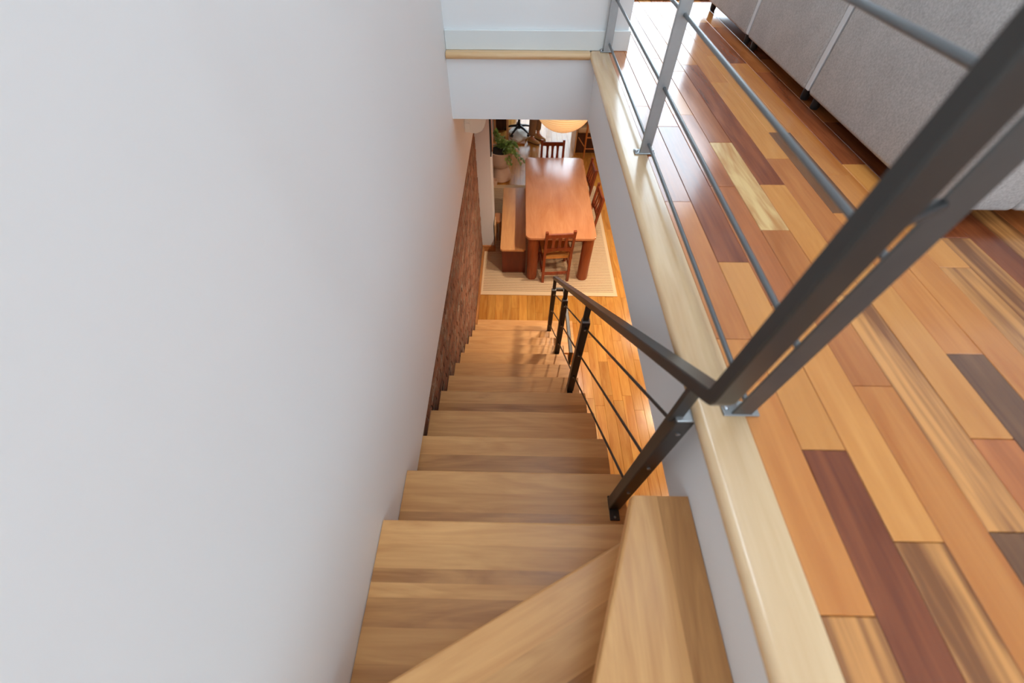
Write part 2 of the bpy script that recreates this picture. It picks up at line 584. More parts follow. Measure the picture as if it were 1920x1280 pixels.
def wall_with_opening_x(x0, x1, y0, y1, z0, z1, ops):
    """wall in an x-z plane (thickness y0..y1) with openings (xa, xb, za, zb)"""
    bm = bmesh.new()
    xs = x0
    for xa, xb, za, zb in sorted(ops):
        add_box(bm, xs, xa, y0, y1, z0, z1)
        if za > z0: add_box(bm, xa, xb, y0, y1, z0, za)
        if zb < z1: add_box(bm, xa, xb, y0, y1, zb, z1)
        xs = xb
    add_box(bm, xs, x1, y0, y1, z0, z1)
    return bm

def wall_with_opening_y(y0, y1, x0, x1, z0, z1, ops):
    bm = bmesh.new()
    ys = y0
    for ya, yb, za, zb in sorted(ops):
        add_box(bm, x0, x1, ys, ya, z0, z1)
        if za > z0: add_box(bm, x0, x1, ya, yb, z0, za)
        if zb < z1: add_box(bm, x0, x1, ya, yb, zb, z1)
        ys = yb
    add_box(bm, x0, x1, ys, y1, z0, z1)
    return bm

# ------------------------------------------------------------------ shell of the place
T = 0.14
# windows: name -> (axis, plane, a0, a1, z0, z1)
WIN = {
    'window_1': ('x', Y_N_UP, 0.66, 2.7, ZU + 0.08, ZU + 2.85),      # upper room, far wall
    'window_2': ('y', X_E, -1.5, -0.95, ZU + 0.3, ZU + 2.5),        # upper room, right wall, beside the camera
    'window_4': ('x', Y_S, -.3, 1.9, ZU + 0.3, ZU + 2.4),          # upper room, behind the camera
    'window_3': ('x', Y_N, -0.1, 1.55, 0.12, 2.2),                  # lower room, far wall
}
# upper shell
struct('wall_left', box(XL - .25, XL, Y_S, 3.92, 2.105, ROOF), 'wall', 'tall smooth white wall along the left of the stairs')
struct('wall_far_upper', wall_with_opening_x(XL - .25, X_E + T, Y_N_UP, Y_N_UP + T, ZCEIL, ROOF, [(.66, 2.7, ZU + .08, ZU + 2.85)]), 'wall')
struct('wall_right_upper', wall_with_opening_y(Y_S - T, Y_N_UP + T, X_E, X_E + T, ZCEIL, ROOF, [(-1.5, -0.95, ZU + .3, ZU + 2.5)]), 'wall')
struct('wall_back_upper', wall_with_opening_x(XL - .25, X_E + T, Y_S - T, Y_S, 0, ROOF, [(-.3, 1.9, ZU + .3, ZU + 2.4)]), 'wall')
SKX0, SKX1, SKY0, SKY1 = .35, 1.45, .1, 2.2      # skylight over the landing
cu = bmesh.new()
add_box(cu, XL - .25, SKX0, Y_S - T, Y_N_UP + T, ROOF, ROOF + .1)
add_box(cu, SKX1, X_E + T, Y_S - T, Y_N_UP + T, ROOF, ROOF + .1)
add_box(cu, SKX0, SKX1, Y_S - T, SKY0, ROOF, ROOF + .1)
add_box(cu, SKX0, SKX1, SKY1, Y_N_UP + T, ROOF, ROOF + .1)
struct('ceiling_upper', cu, 'ceil')
sk_ = bmesh.new()
for q in ((SKX0, SKX0 + .04, SKY0, SKY1), (SKX1 - .04, SKX1, SKY0, SKY1), (SKX0 + .04, SKX1 - .04, SKY0, SKY0 + .04), (SKX0 + .04, SKX1 - .04, SKY1 - .04, SKY1)):
    add_box(sk_, q[0], q[1], q[2], q[3], ROOF + .1, ROOF + .16)
sky_w = struct('window_5', sk_, 'frame_white', 'skylight in the ceiling above the landing')
obj('pane', box(SKX0 + .04, SKX1 - .04, SKY0 + .04, SKY1 - .04, ROOF + .125, ROOF + .131), 'glass', sky_w)
portal('portal_window_5', ((SKX0 + SKX1) / 2, (SKY0 + SKY1) / 2, ROOF + .2), (0, 0, 0), SKX1 - SKX0, SKY1 - SKY0)
struct('wall_partition', box(XL, 0.632, 2.832, 3.6, ZU - .02, ROOF), 'wall', 'white partition wall above the far edge of the stairwell')
struct('baseboard_partition', box(XL + .001, 0.646, 2.812, 2.832, ZU, ZU + .098, .003), 'skirt', 'pale baseboard at the foot of the far partition wall')
struct('baseboard_partition_end', box(0.632, 0.646, 2.832, 3.6, ZU, ZU + .098, .003), 'skirt')
struct('wall_closet', box(XL - .25, XL + .001, 3.92, Y_N_UP, ZCEIL, ROOF), 'wall')
struct('wall_stair_back', box(XL, XR, -.86, -.76, 2.2, ZU), 'wall')

# the floor structure between the storeys: plaster faces around the stairwell
M['ceil_low'] = plain('lower_ceiling_white', (.86, .85, .83, 1), .8)
struct('ceiling_lower', box(XR + .012, X_E + T, Y_S, Y_N_UP + T, ZCEIL, ZU - .045), 'ceil_low')
struct('ceiling_lower_far', box(XL - .25, XR + .012, YB + .012, Y_N + T, ZCEIL, ZU - .045), 'ceil_low')
struct('ceiling_lower_rear', box(XR + .012, X_E + T, Y_N_UP + T, Y_N + T, ZCEIL, ZU - .045), 'ceil_low')
struct('trim_1', box(XR, XR + .012, -.76, YB + .012, ZCEIL - .001, ZU - .036), 'wall', 'white plaster face of the upper floor edge along the stairs')
struct('trim_2', box(XL, XR, YB, YB + .012, ZCEIL - .001, ZU - .036), 'wall', 'white plaster face of the upper floor edge across the stairwell')

# lower shell
struct('wall_left_lower', box(-.72, -.528, -1.2, Y_N, 0, ZCEIL), 'mortar', 'old brick wall beside the lower stairs')
struct('wall_right_lower', box(X_E, X_E + T, Y_S - T, Y_N + T, 0, ZCEIL), 'wall_low')
struct('wall_far_lower', wall_with_opening_x(-.72, X_E + T, Y_N, Y_N + T, 0, ZCEIL, [(-.1, 1.55, .12, 2.2)]), 'wall_low')
struct('wall_left_infill', box(-.72, XL - .25, Y_S, 3.92, 2.6, ROOF), 'wall')
struct('wall_left_rear', box(-.72, -.535, Y_S, -1.2, 0, ZCEIL), 'wall_low')

for nm, (ax, pl, a0, a1, z0, z1) in WIN.items():
    bm = bmesh.new()
    fr = .05
    sgn = 1 if pl > 0 else -1
    d0, d1 = sorted((pl, pl + sgn * .06))
    def fb(bm, a, b, c, d):
        if ax == 'x': add_box(bm, a, b, d0, d1, c, d)
        else: add_box(bm, d0, d1, a, b, c, d)
    fb(bm, a0, a1, z0, z0 + fr); fb(bm, a0, a1, z1 - fr, z1)
    fb(bm, a0, a0 + fr, z0 + fr, z1 - fr); fb(bm, a1 - fr, a1, z0 + fr, z1 - fr)
    mid = (a0 + a1) / 2
    mw = 0.01 if nm == 'window_2' else fr
    fb(bm, mid - mw / 2, mid + mw / 2, z0 + fr, z1 - fr)
    w = struct(nm, bm, 'frame_white', 'white framed window with two panes')
    for pa, pb in ((a0 + fr, mid - fr / 2), (mid + fr / 2, a1 - fr)):
        g = bmesh.new()
        dm = (d0 + d1) / 2
        if ax == 'x': add_box(g, pa, pb, dm - .003, dm + .003, z0 + fr, z1 - fr)
        else: add_box(g, dm - .003, dm + .003, pa, pb, z0 + fr, z1 - fr)
        obj('pane', g, 'glass', w)
    off = pl + sgn * .10
    if ax == 'x':
        portal('portal_' + nm, (mid, off, (z0 + z1) / 2), (math.radians(-90 if sgn > 0 else 90), 0, 0), a1 - a0, z1 - z0)
    else:
        portal('portal_' + nm, (off, mid, (z0 + z1) / 2), (math.radians(90), 0, math.radians(90)), a1 - a0, z1 - z0)

# bricks of the lower left wall: courses a few pixels high at this grazing angle
bb = bmesh.new()
z = .05
row = 0
def brick_box(bm, x1, y0, y1, z0, z1):
    v = [bm.verts.new(p) for p in ((x1 - .03, y0, z0), (x1, y0 + .003, z0 + .003), (x1, y1 - .003, z0 + .003), (x1 - .03, y1, z0),
                                   (x1 - .03, y0, z1), (x1, y0 + .003, z1 - .003), (x1, y1 - .003, z1 - .003), (x1 - .03, y1, z1))]
    for f in ((0, 1, 5, 4), (1, 2, 6, 5), (2, 3, 7, 6), (4, 5, 6, 7), (3, 2, 1, 0)):
        bm.faces.new([v[i] for i in f])
while z < 2.5:
    y = .3 - (.105 if row % 2 else 0)
    while y < 4.66:
        L = .2
        brick_box(bb, -.522 + rnd.uniform(-.003, .003), max(y, .3), min(y + L, 4.68), z, z + .062)
        y += L + .011
    z += .073
    row += 1
bmesh.ops.recalc_face_normals(bb, faces=bb.faces[:])
bo = obj('brick_courses', bb, 'brick', bpy.data.objects['wall_left_lower'])
bo['kind'] = 'stuff'
struct('baseboard_left_lower', box(-.522, -.495, 2.4, 4.66, .0, .10, .004), 'trim_wood', 'narrow oak baseboard along the brick wall')
# pier
pier = struct('wall_pier', box(-.532, -.348, 4.69, 5.10, 0, ZCEIL), 'wall_low', 'white pier standing out from the brick wall')
struct('baseboard_pier', box(-.535, -.328, 4.665, 4.69, 0, .11, .004), 'trim_wood', 'oak baseboard across the foot of the white pier')
struct('trim_pier', box(-.348, -.335, 4.70, 5.10, .0, .11, .003), 'trim_wood')

# ------------------------------------------------------------------ upper floor: mixed hardwood planks, one by one
floor_up = struct('floor_upper', box(XR + .012, X_E, Y_S, Y_N_UP, ZU - .045, ZU - .018), 'dark_wood', 'upper floor of mixed orange and dark red hardwood planks')
PW = 0.0962
X0P = 0.5285
LAY = {   # column: (joints from near to far, tones of the planks between them)
    0: ([-.9, .035, .632, 1.255, 2.05, 2.9, 3.6], 'RSOMROLO'),
    1: ([-.75, .331, .935, 1.84, 2.62, 3.3], 'ODLDROL'),
    2: ([-.5, .153, .755, 1.357, 1.962, 2.7, 3.4], 'RSLRRORO'),
    3: ([-.8, .495, 1.098, 1.697, 2.5, 3.219], 'ROMWROR'),
    4: ([-.6, .173, .80, 1.374, 2.6, 3.509], 'OBSLDOL'),
    5: ([-.4, .364, .95, 1.568, 2.35, 3.104, 3.7], 'BRLMLOLR'),
    6: ([-.3, .595, 1.199, 1.795, 2.75, 3.5], 'RBOBLOR'),
    7: ([.1, 1.45, 2.629, 3.4], 'ROODL'),
    8: ([-.2, .924, 1.529, 2.5, 3.3], 'LSLDRO'),
    9: ([.1, 1.068, 1.9, 2.7], 'OSDRD'),
    10: ([.35, 1.25, 2.2, 3.1], 'RDRDO'),
    11: ([.7, 1.5, 2.4], 'LSOR'),
}
YLO, YHI = -1.6, 4.3
for col in range(0, 24):
    if col in LAY:
        js, tones = LAY[col]
    else:
        js = []
        y = YLO + rnd.uniform(.2, .9)
        while y < YHI:
            js.append(y); y += rnd.uniform(.45, 1.1)
        tones = ''.join(rnd.choice('OOMRLSMBDO') for _ in range(len(js) + 1))
    ys = [YLO] + [j for j in js] + [YHI]
    x0 = X0P + col * PW
    for k in range(len(ys) - 1):
        a, b_ = ys[k], ys[k + 1]
        if b_ <= a: continue
        dz = rnd.uniform(-.0005, .0004)
        obj('plank', box(x0 + .0006, x0 + PW - .0006, a + .0006, b_ - .0006, ZU - .018, ZU + dz, .0014), 'tone_' + tones[k], floor_up)
rest = bmesh.new()
for col in range(24, 38):
    x0 = X0P + col * PW
    add_box(rest, x0 + .0006, min(x0 + PW - .0006, X_E), YLO, YHI, ZU - .018, ZU, .0014)
for col in range(38):
    x0 = X0P + col * PW
    if x0 > X_E - .1: continue
    add_box(rest, x0 + .0006, x0 + PW - .0006, YHI, Y_N_UP, ZU - .018, ZU, .0014)
    add_box(rest, x0 + .0006, x0 + PW - .0006, Y_S, YLO, ZU - .018, ZU, .0014)
o = obj('plank_rest', rest, 'tone_O', floor_up); o['kind'] = 'stuff'

# maple cap along the stairwell edge
def nosed(x0, x1, y0, y1, z0, z1, r, edge):
    """board with one long rounded edge: edge '-x' or '-y'"""
    bm = bmesh.new()
    n = 6
    c0, c1 = (x0, x1) if edge == '-x' else (y0, y1)
    prof2 = []
    # from the bottom round up to the top
    for k in range(n + 1):
        a = -math.pi / 2 + math.pi / 2 * k / n
        prof2.append((c0 + r - r * math.cos(a), z0 + r + r * math.sin(a)))
    for k in range(n + 1):
        a = math.pi / 2 * k / n
        prof2.append((c0 + r - r * math.cos(a), z1 - r + r * math.sin(a)))
    prof2 += [(c1, z1), (c1, z0)]
    e0, e1 = (y0, y1) if edge == '-x' else (x0, x1)
    ra, rb = [], []
    for c, zz in prof2:
        if edge == '-x':
            ra.append(bm.verts.new((c, e0, zz))); rb.append(bm.verts.new((c, e1, zz)))
        else:
            ra.append(bm.verts.new((e0, c, zz))); rb.append(bm.verts.new((e1, c, zz)))
    m_ = len(ra)
    for k in range(m_):
        bm.faces.new((ra[k], ra[(k + 1) % m_], rb[(k + 1) % m_], rb[k]))
    bm.faces.new(ra[::-1]); bm.faces.new(rb)
    bmesh.ops.recalc_face_normals(bm, faces=bm.faces[:])
    return bm
struct('trim_3', nosed(.419, X0P - .0008, -.76, 2.81, ZU - .036, ZU + .001, .0175, '-x'), 'curb', 'pale maple cap board along the edge of the stairwell', smooth=True)
struct('trim_4', nosed(XL + .003, .419, 2.762, 2.812, ZU - .036, ZU + .001, .0175, '-y'), 'curb_x', 'rounded maple nosing across the far edge of the stairwell', smooth=True)

# ------------------------------------------------------------------ lower floor: honey oak boards
floor_lo = struct('floor_lower', box(-.535, X_E, Y_S, Y_N, -.05, -.016), 'dark_wood', 'lower floor of honey oak strips running away from the stairs')
LW = .108
rest = bmesh.new()
nb = 0
for col in range(-1, 40):
    x0 = -.535 + .006 + col * LW + .03
    xa, xb = max(x0, -.533), x0 + LW - .0012
    if xb < -.52: continue
    if xa > X_E - .05: break
    y = Y_S
    first = True
    while y < Y_N - .02:
        L = rnd.uniform(.35, 1.15)
        y1 = min(y + L, Y_N)
        if Y_N - y1 < .2: y1 = Y_N
        yc = (y + y1) / 2
        seen = (x0 < 1.75 and .45 < y1 and y < 9.1 and not (yc > 4.0 and yc < 6.2 and -.45 < x0 < 1.2)) and not (x0 > 1.2 and yc > 4.4 and x0 > 1.55)
        if seen and y1 < 2.2 and x0 < .7: seen = False
        bx_ = (xa, xb, y + .0006, y1 - .0006, -.016, rnd.uniform(-.0004, .0004), .0012)
        if seen and nb < 290:
            obj('plank', box(*bx_), 'oak', floor_lo); nb += 1
        else:
            add_box(rest, *bx_)
        y = y1
o = obj('plank_rest', rest, 'oak', floor_lo); o['kind'] = 'stuff'

# ------------------------------------------------------------------ stairs
stairs = thing('staircase', 'pale maple staircase descending from the winder steps to the dining room', 'staircase')
TH = .038
def straight_tread(k, x0, x1):
    zt = ZA - k * RISE
    yn = YA + k * GO          # nosing line
    yb = yn - .272            # back edge
    if k == 0: yb = YA - .62
    t = obj('tread', box(x0, x1, yb + .002, yn - .02, zt - TH, zt - .014), 'tread', stairs)
    # boards glued side by side, each a piece of its own
    if k == 0:
        cuts = [yn, yn - .075, yn - .145, yn - .185, yn - .225, yn - .30, yn - .385, yn - .47, yb]
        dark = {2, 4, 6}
    else:
        w = rnd.uniform(.07, .12)
        cuts = [yn, yn - w, yn - w - rnd.uniform(.07, .10), yb]
        dark = {rnd.choice([1, 2, 2])} if rnd.random() < .8 else {1, 2}  # darker rear boards: plank tone, plus painted shade under the nosing above
    for i in range(len(cuts) - 1):
        y1, y0 = cuts[i], cuts[i + 1]
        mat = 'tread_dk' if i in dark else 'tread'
        if i == 0:
            b = box(x0, x1, y0, y1, zt - TH, zt)
            fe = [e for e in b.edges if all(abs(v.co.y - y1) < 1e-6 for v in e.verts) and abs(e.verts[0].co.z - e.verts[1].co.z) < 1e-6]
            bmesh.ops.bevel(b, geom=fe, offset=.007, segments=3, profile=.5, affect='EDGES')
        else:
            b = box(x0, x1, y0, y1, zt - .014, zt - .00003 * i)
        obj('board', b, mat, t)
    # riser set back under the nosing
    obj('riser', box(x0 + .004, x1 - .004, yn - .045, yn - .027, zt - RISE + .0005, zt - TH), 'tread', stairs)
for k in range(0, 12):
    x0 = XL + .002 if k < 2 else -.478
    straight_tread(k, x0, .455)
# bottom platform step
zt = ZA - 12 * RISE
yn12 = YA + 12 * GO
pl = obj('bottom_step', box(-.478, .703, 2.662, yn12 - .02, 0.0005, zt - .016), 'tread', stairs)
for a, b_ in ((-.478, .455), (.4555, .703)):
    ys = [2.655, 2.80, 2.935, 3.045, yn12]
    for i in range(4):
        obj('board', box(a, b_, ys[i] + .0003, ys[i + 1] - .0003, zt - .016, zt, .0015), 'tread', pl)
# timber strings under the flight, set in from the tread ends
for xs in (-.42, .37):
    bm = bmesh.new()
    ya, za = YA - .12, ZA - TH - .004
    y1_, z1_ = YA + 11 * GO - .05, ZA - 11 * RISE - TH - .004
    pts = []
    for k in range(0, 12):
        pts.append((YA + (k - 1) * GO + .0, ZA - k * RISE - TH - .002))
        pts.append((YA + k * GO - .048, ZA - k * RISE - TH - .002))
    low = [(YA + 11 * GO - .048, .02), (YA + 10 * GO, .02), (YA - GO, ZA - .42)]
    poly = pts + low
    a = [bm.verts.new((xs, y, z_)) for y, z_ in poly]
    b = [bm.verts.new((xs + .035, y, z_)) for y, z_ in poly]
    n = len(poly)
    bm.faces.new(a); bm.faces.new(b[::-1])
    for i in range(n): bm.faces.new((a[i], b[i], b[(i + 1) % n], a[(i + 1) % n]))
    bmesh.ops.recalc_face_normals(bm, faces=bm.faces[:])
    obj('stringer', bm, 'tread', stairs)

def clip(poly, p, n):
    """keep the side of poly where (v-p).n >= 0"""
    out = []
    for i in range(len(poly)):
        a, b = Vector(poly[i]), Vector(poly[(i + 1) % len(poly)])
        da, db = (a - p).dot(n), (b - p).dot(n)
        if da >= 0: out.append(tuple(a))
        if (da > 0 > db) or (da < 0 < db):
            t = da / (da - db)
            out.append(tuple(a + (b - a) * t))
    return out

def winder(poly, zt, dirv, p0, widths, mat, darks, nose=True):
    """step whose boards run along dirv, first board at the nosing through p0"""
    d = Vector(dirv).normalized()
    n = Vector((-d.y, d.x))
    cen = sum((Vector(q) for q in poly), Vector((0, 0))) / len(poly)
    if (cen - Vector(p0)).dot(n) < 0: n = -n
    t = obj('tread', prism(clip(poly, Vector(p0) + n * (.02 if nose else 0), n), zt - TH, zt - .014), mat, stairs)
    s = 0
    for i, w in enumerate(widths):
        pc = clip(clip(poly, Vector(p0) + n * s, n), Vector(p0) + n * (s + w), -n)
        s += w
        if len(pc) < 3: continue
        b = prism(pc, zt - (TH if i == 0 and nose else .014), zt - .00003 * i)
        if i == 0 and nose:
            fe = [e for e in b.edges if abs(e.verts[0].co.z - e.verts[1].co.z) < 1e-6 and all(abs((Vector(v.co[:2]) - Vector(p0)).dot(n)) < 1e-5 for v in e.verts)]
            bmesh.ops.bevel(b, geom=fe, offset=.007, segments=3, profile=.5, affect='EDGES')
        if not nose:
            fe = [e for e in b.edges if abs(e.verts[0].co.z - zt) < 1e-3 and abs(e.verts[1].co.z - zt) < 1e-3 and (e.verts[0].co - e.verts[1].co).length > .4 and abs(e.verts[0].co.x - e.verts[1].co.x) > .1]
            if fe: bmesh.ops.bevel(b, geom=fe, offset=.009, segments=4, profile=.5, affect='EDGES')
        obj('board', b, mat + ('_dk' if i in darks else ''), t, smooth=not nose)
    pr = clip(clip(poly, Vector(p0) + n * .027, n), Vector(p0) + n * .045, -n)
    if len(pr) >= 3 and nose:
        obj('riser', prism(pr, zt - RISE + .0005, zt - TH), mat, stairs)
YBK = -.755
ZB, ZCT = ZA + RISE, ZA + 2 * RISE
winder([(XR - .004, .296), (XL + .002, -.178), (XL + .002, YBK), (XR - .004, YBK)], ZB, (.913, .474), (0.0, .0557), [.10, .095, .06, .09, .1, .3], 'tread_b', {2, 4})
winder([(.316, .299), (XR - .0015, .299), (XR - .0015, YBK), (-.078, YBK)], ZCT, (0, 1.0), (XR - .0015, .29), [.082, .7], 'tread_c', {0}, False)  # dark right board puts the cap's shadow on this step into its colour
obj('riser', prism([(.39, .285), (.37, .285), (-.02, YBK), (.0, YBK)], ZCT - RISE + .0005, ZCT - TH), 'tread_c', stairs)

# ------------------------------------------------------------------ stair railing (one welded thing)
rail = thing('stair_railing', 'dark bronze steel stair railing with three thin rods and a square handrail', 'railing')
def hz(y):  # underside reference of handrail centre line
    return (-.685 + ZC) - .83 * (y - .434) - .0195
XH0, XH1 = .362, .405
XH = (XH0 + XH1) / 2
path = [(XH, 2.835, hz(2.835))]
path += [(XH, .372, hz(.372)), (XH, .362, hz(.362) + .002), (XH, .3575, hz(.3575) + .014), (XH, .3575, ZU + .93)]
obj('handrail', sweep(path, (XH1 - XH0) / 2, .0155), 'steel_tube', rail, smooth=True)
# last post merges into the rail end
BAL = [(1, .423, .402), (5, 1.392, .388), (8, 2.119, .386), (11, 2.822, .384)]
for i, (k, y, x) in enumerate(BAL):
    zt = ZA - k * RISE
    top = hz(y) - .012
    tube_top = top - (.135 if i < 3 else .15)
    p = obj('post', box(x - .023, x + .023, y - .021, y + .021, zt + .004, tube_top, .004, 2), 'steel', rail)
    obj('upper_bar', box(XH - .016, XH + .017, y - .007, y + .007, tube_top - .02, top, .002), 'steel', p)
    obj('collar', box(x - .021, x + .021, y - .019, y + .019, tube_top, tube_top + .008, .002), 'steel_post', p)
    obj('foot_plate', box(x - .021, x + .017, y - .062, y + .032, zt + .0002, zt + .007, .002), 'steel', p)
    for dy in (-.05,):
        obj('screw', lathe([(0, zt + .009), (.004, zt + .0088), (.005, zt + .007)], 10, (x - .002, y + dy)), 'bolt', p)
    for dzr in (.03, .28, .53):
        zz = tube_top - .055 - (dzr - .03)
        obj('rod_bolt', lathe([(0, 0), (.006, .0), (.006, .004), (0, .006)], 10), 'bolt', p, at=(x, y - .0215, zz)).rotation_euler = (math.pi / 2, 0, 0)
# three rods through the posts, kept parallel to the handrail
pts_y = [b[1] for b in BAL]
for d in (.06, .31, .56):
    seg = []
    for (k, y, x) in BAL:
        top = hz(y) - .012
        tt = top - (.135 if k < 11 else .15)
        seg.append((x, y, tt - d + .005))
    obj('rod', tube([seg[0], seg[1]], .0052, 8), 'steel', rail, smooth=True)
    obj('rod', tube([seg[1], seg[2]], .0052, 8), 'steel', rail, smooth=True)
    obj('rod', tube([seg[2], seg[3]], .0052, 8), 'steel', rail, smooth=True)
# flat return bar from the last post back along the stair foot
zr = hz(2.822) - .17
obj('return_bar', sweep([(.395, 2.835, zr), (.455, 2.835, zr), (.492, 2.835, zr), ], .0155, .014, Vector((0, 1, 0))), 'steel', rail)
obj('return_bar', sweep([(.492, 2.85, zr), (.50, 2.03, zr)], .0155, .014, Vector((1, 0, 0))), 'steel', rail)
obj('return_post', box(.485, .515, 2.03, 2.05, .0005, zr - .012, .002), 'steel', rail)

# ------------------------------------------------------------------ landing guard rail on the upper floor
guard = thing('guard_railing', 'grey steel guard railing with horizontal rods on the upper floor edge', 'railing')
GX = .5185
GTOP = ZU + .93
def gpost(y, w, lean=0.0):
    pb = box(GX - w / 2, GX + w / 2, y - .009, y - (.004 if lean else -.004), ZU + .006, GTOP - .012, .0015)
    for v in pb.verts: v.co.x -= lean * (v.co.z - ZU)
    p = obj('post', pb, 'steel_near' if lean else 'steel_post', guard)
    obj('foot_plate', box(GX - .041, GX + .041, y - .012, y + .026, ZU + .0012, ZU + .0075, .003, 2), 'steel_post', p)
    for dx in (-.032, .032):
        obj('bolt', lathe([(0, ZU + .0135), (.005, ZU + .013), (.007, ZU + .0105), (.007, ZU + .0075)], 12, (GX + dx, y + .008)), 'bolt', p, smooth=True)
    return p
gpost(.418, .046, .008); gpost(1.595, .042); gpost(2.792, .046)
for h in (.042, .243, .452, .652, .80):
    obj('rod', tube([(GX - .002 - .008 * h, .415, ZU + h), (GX + .006, 1.59, ZU + h), (GX + .006, 2.80, ZU + h)], .0062, 10), 'steel_rod', guard, smooth=True)
obj('top_rail', sweep([(GX, .36, GTOP), (GX, 2.805, GTOP)], .014, .0155), 'steel_tube', guard)
obj('rail_link', box(XH1 - .001, GX, .345, .372, GTOP - .014, GTOP + .014), 'steel_tube', guard)
obj('spacer', tube([(XH1 - .002, .362, ZU + .545), (GX - .022, .412, ZU + .545)], .008, 10), 'black', guard, smooth=True)

# ------------------------------------------------------------------ sofa on the upper floor
sofa = thing('sofa', 'long grey fabric modular sofa with its back to the stair railing', 'sofa', (0, 0, 0))
SX = 1.362
def cushion(x0, x1, y0, y1, z0, z1, r):
    return box(x0, x1, y0, y1, z0, z1, r, 4)
mods = [(1.135, 2.072), (2.118, 2.895), (2.941, 3.76)]
for (a, b_) in mods:
    obj('back_panel', cushion(SX, SX + .26, a, b_, ZU + .052, ZU + .60, .018), 'fabric', sofa, smooth=True)
    obj('seat_base', cushion(SX + .262, SX + .98, a, b_, ZU + .052, ZU + .30, .018), 'fabric', sofa, smooth=True)
    obj('seat_cushion', cushion(SX + .265, SX + .99, a + (.2 if a < 1.2 else 0), b_ - (.2 if b_ > 3.7 else 0), ZU + .302, ZU + .43, .045), 'fabric', sofa, smooth=True)
obj('arm', cushion(SX + .262, SX + .98, 1.135, 1.333, ZU + .302, ZU + .55, .03), 'fabric', sofa, smooth=True)
obj('arm', cushion(SX + .262, SX + .98, 3.562, 3.76, ZU + .302, ZU + .55, .03), 'fabric', sofa, smooth=True)
M['strip'] = plain('pale_grey_strip', (.62, .64, .66, 1), .5)
for ya_ in (2.082, 2.905):
    obj('seam_strip', box(SX + .004, SX + .03, ya_, ya_ + .034, ZU + .06, ZU + .59, .003), 'strip', sofa)
for yy in (2.04, 2.15, 2.86, 2.975, 1.25, 3.70):
    for xx in (SX + .05, SX + .88):
        obj('foot', lathe([(0, ZU + .0006), (.016, ZU + .0006), (.02, ZU + .01), (.022, ZU + .0525), (0, ZU + .0525)], 12, (xx, yy)), 'black', sofa, smooth=True)
tag(obj('woven_rug', box(.70, 3.3, 3.965, 5.15, ZU + .001, ZU + .012, .003), 'rug_up'), 'brown woven rug beyond the grey sofa', 'rug')

# ------------------------------------------------------------------ dining corner
tag(obj('striped_rug', box(-.515, 1.40, 3.757, 6.50, .0008, .009, .002), 'rug'), 'cream flatweave rug with thin dark stripes under the dining table', 'rug')
RZ = .0095
tb = thing('dining_table', 'long reddish wooden dining table with rounded corners and thick round legs', 'table', (0, 0, 0))
tp = obj('table_top', slab(rounded_rect(.108, 1.018, 4.025, 6.03, .075), .728, .768, .008), 'table', tb, smooth=True)
for lx, ly in ((.215, 4.125), (.935, 4.125), (.215, 5.93), (.935, 5.93)):
    obj('leg', lathe([(0, RZ), (.066, RZ), (.073, RZ + .008), (.073, .728), (0, .728)], 28, (lx, ly)), 'table_leg', tb, smooth=True)
obj('apron', box(.29, .86, 4.11, 4.135, .66, .728), 'table_leg', tb)
obj('apron', box(.29, .86, 5.92, 5.945, .66, .728), 'table_leg', tb)
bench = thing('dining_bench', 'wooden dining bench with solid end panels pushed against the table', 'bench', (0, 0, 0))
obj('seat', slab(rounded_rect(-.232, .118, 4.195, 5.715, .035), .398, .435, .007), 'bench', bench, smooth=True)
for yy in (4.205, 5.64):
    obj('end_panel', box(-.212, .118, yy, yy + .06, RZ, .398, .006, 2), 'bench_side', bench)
obj('stretcher', box(-.07, -.03, 4.265, 5.64, .28, .36, .004), 'bench_side', bench)

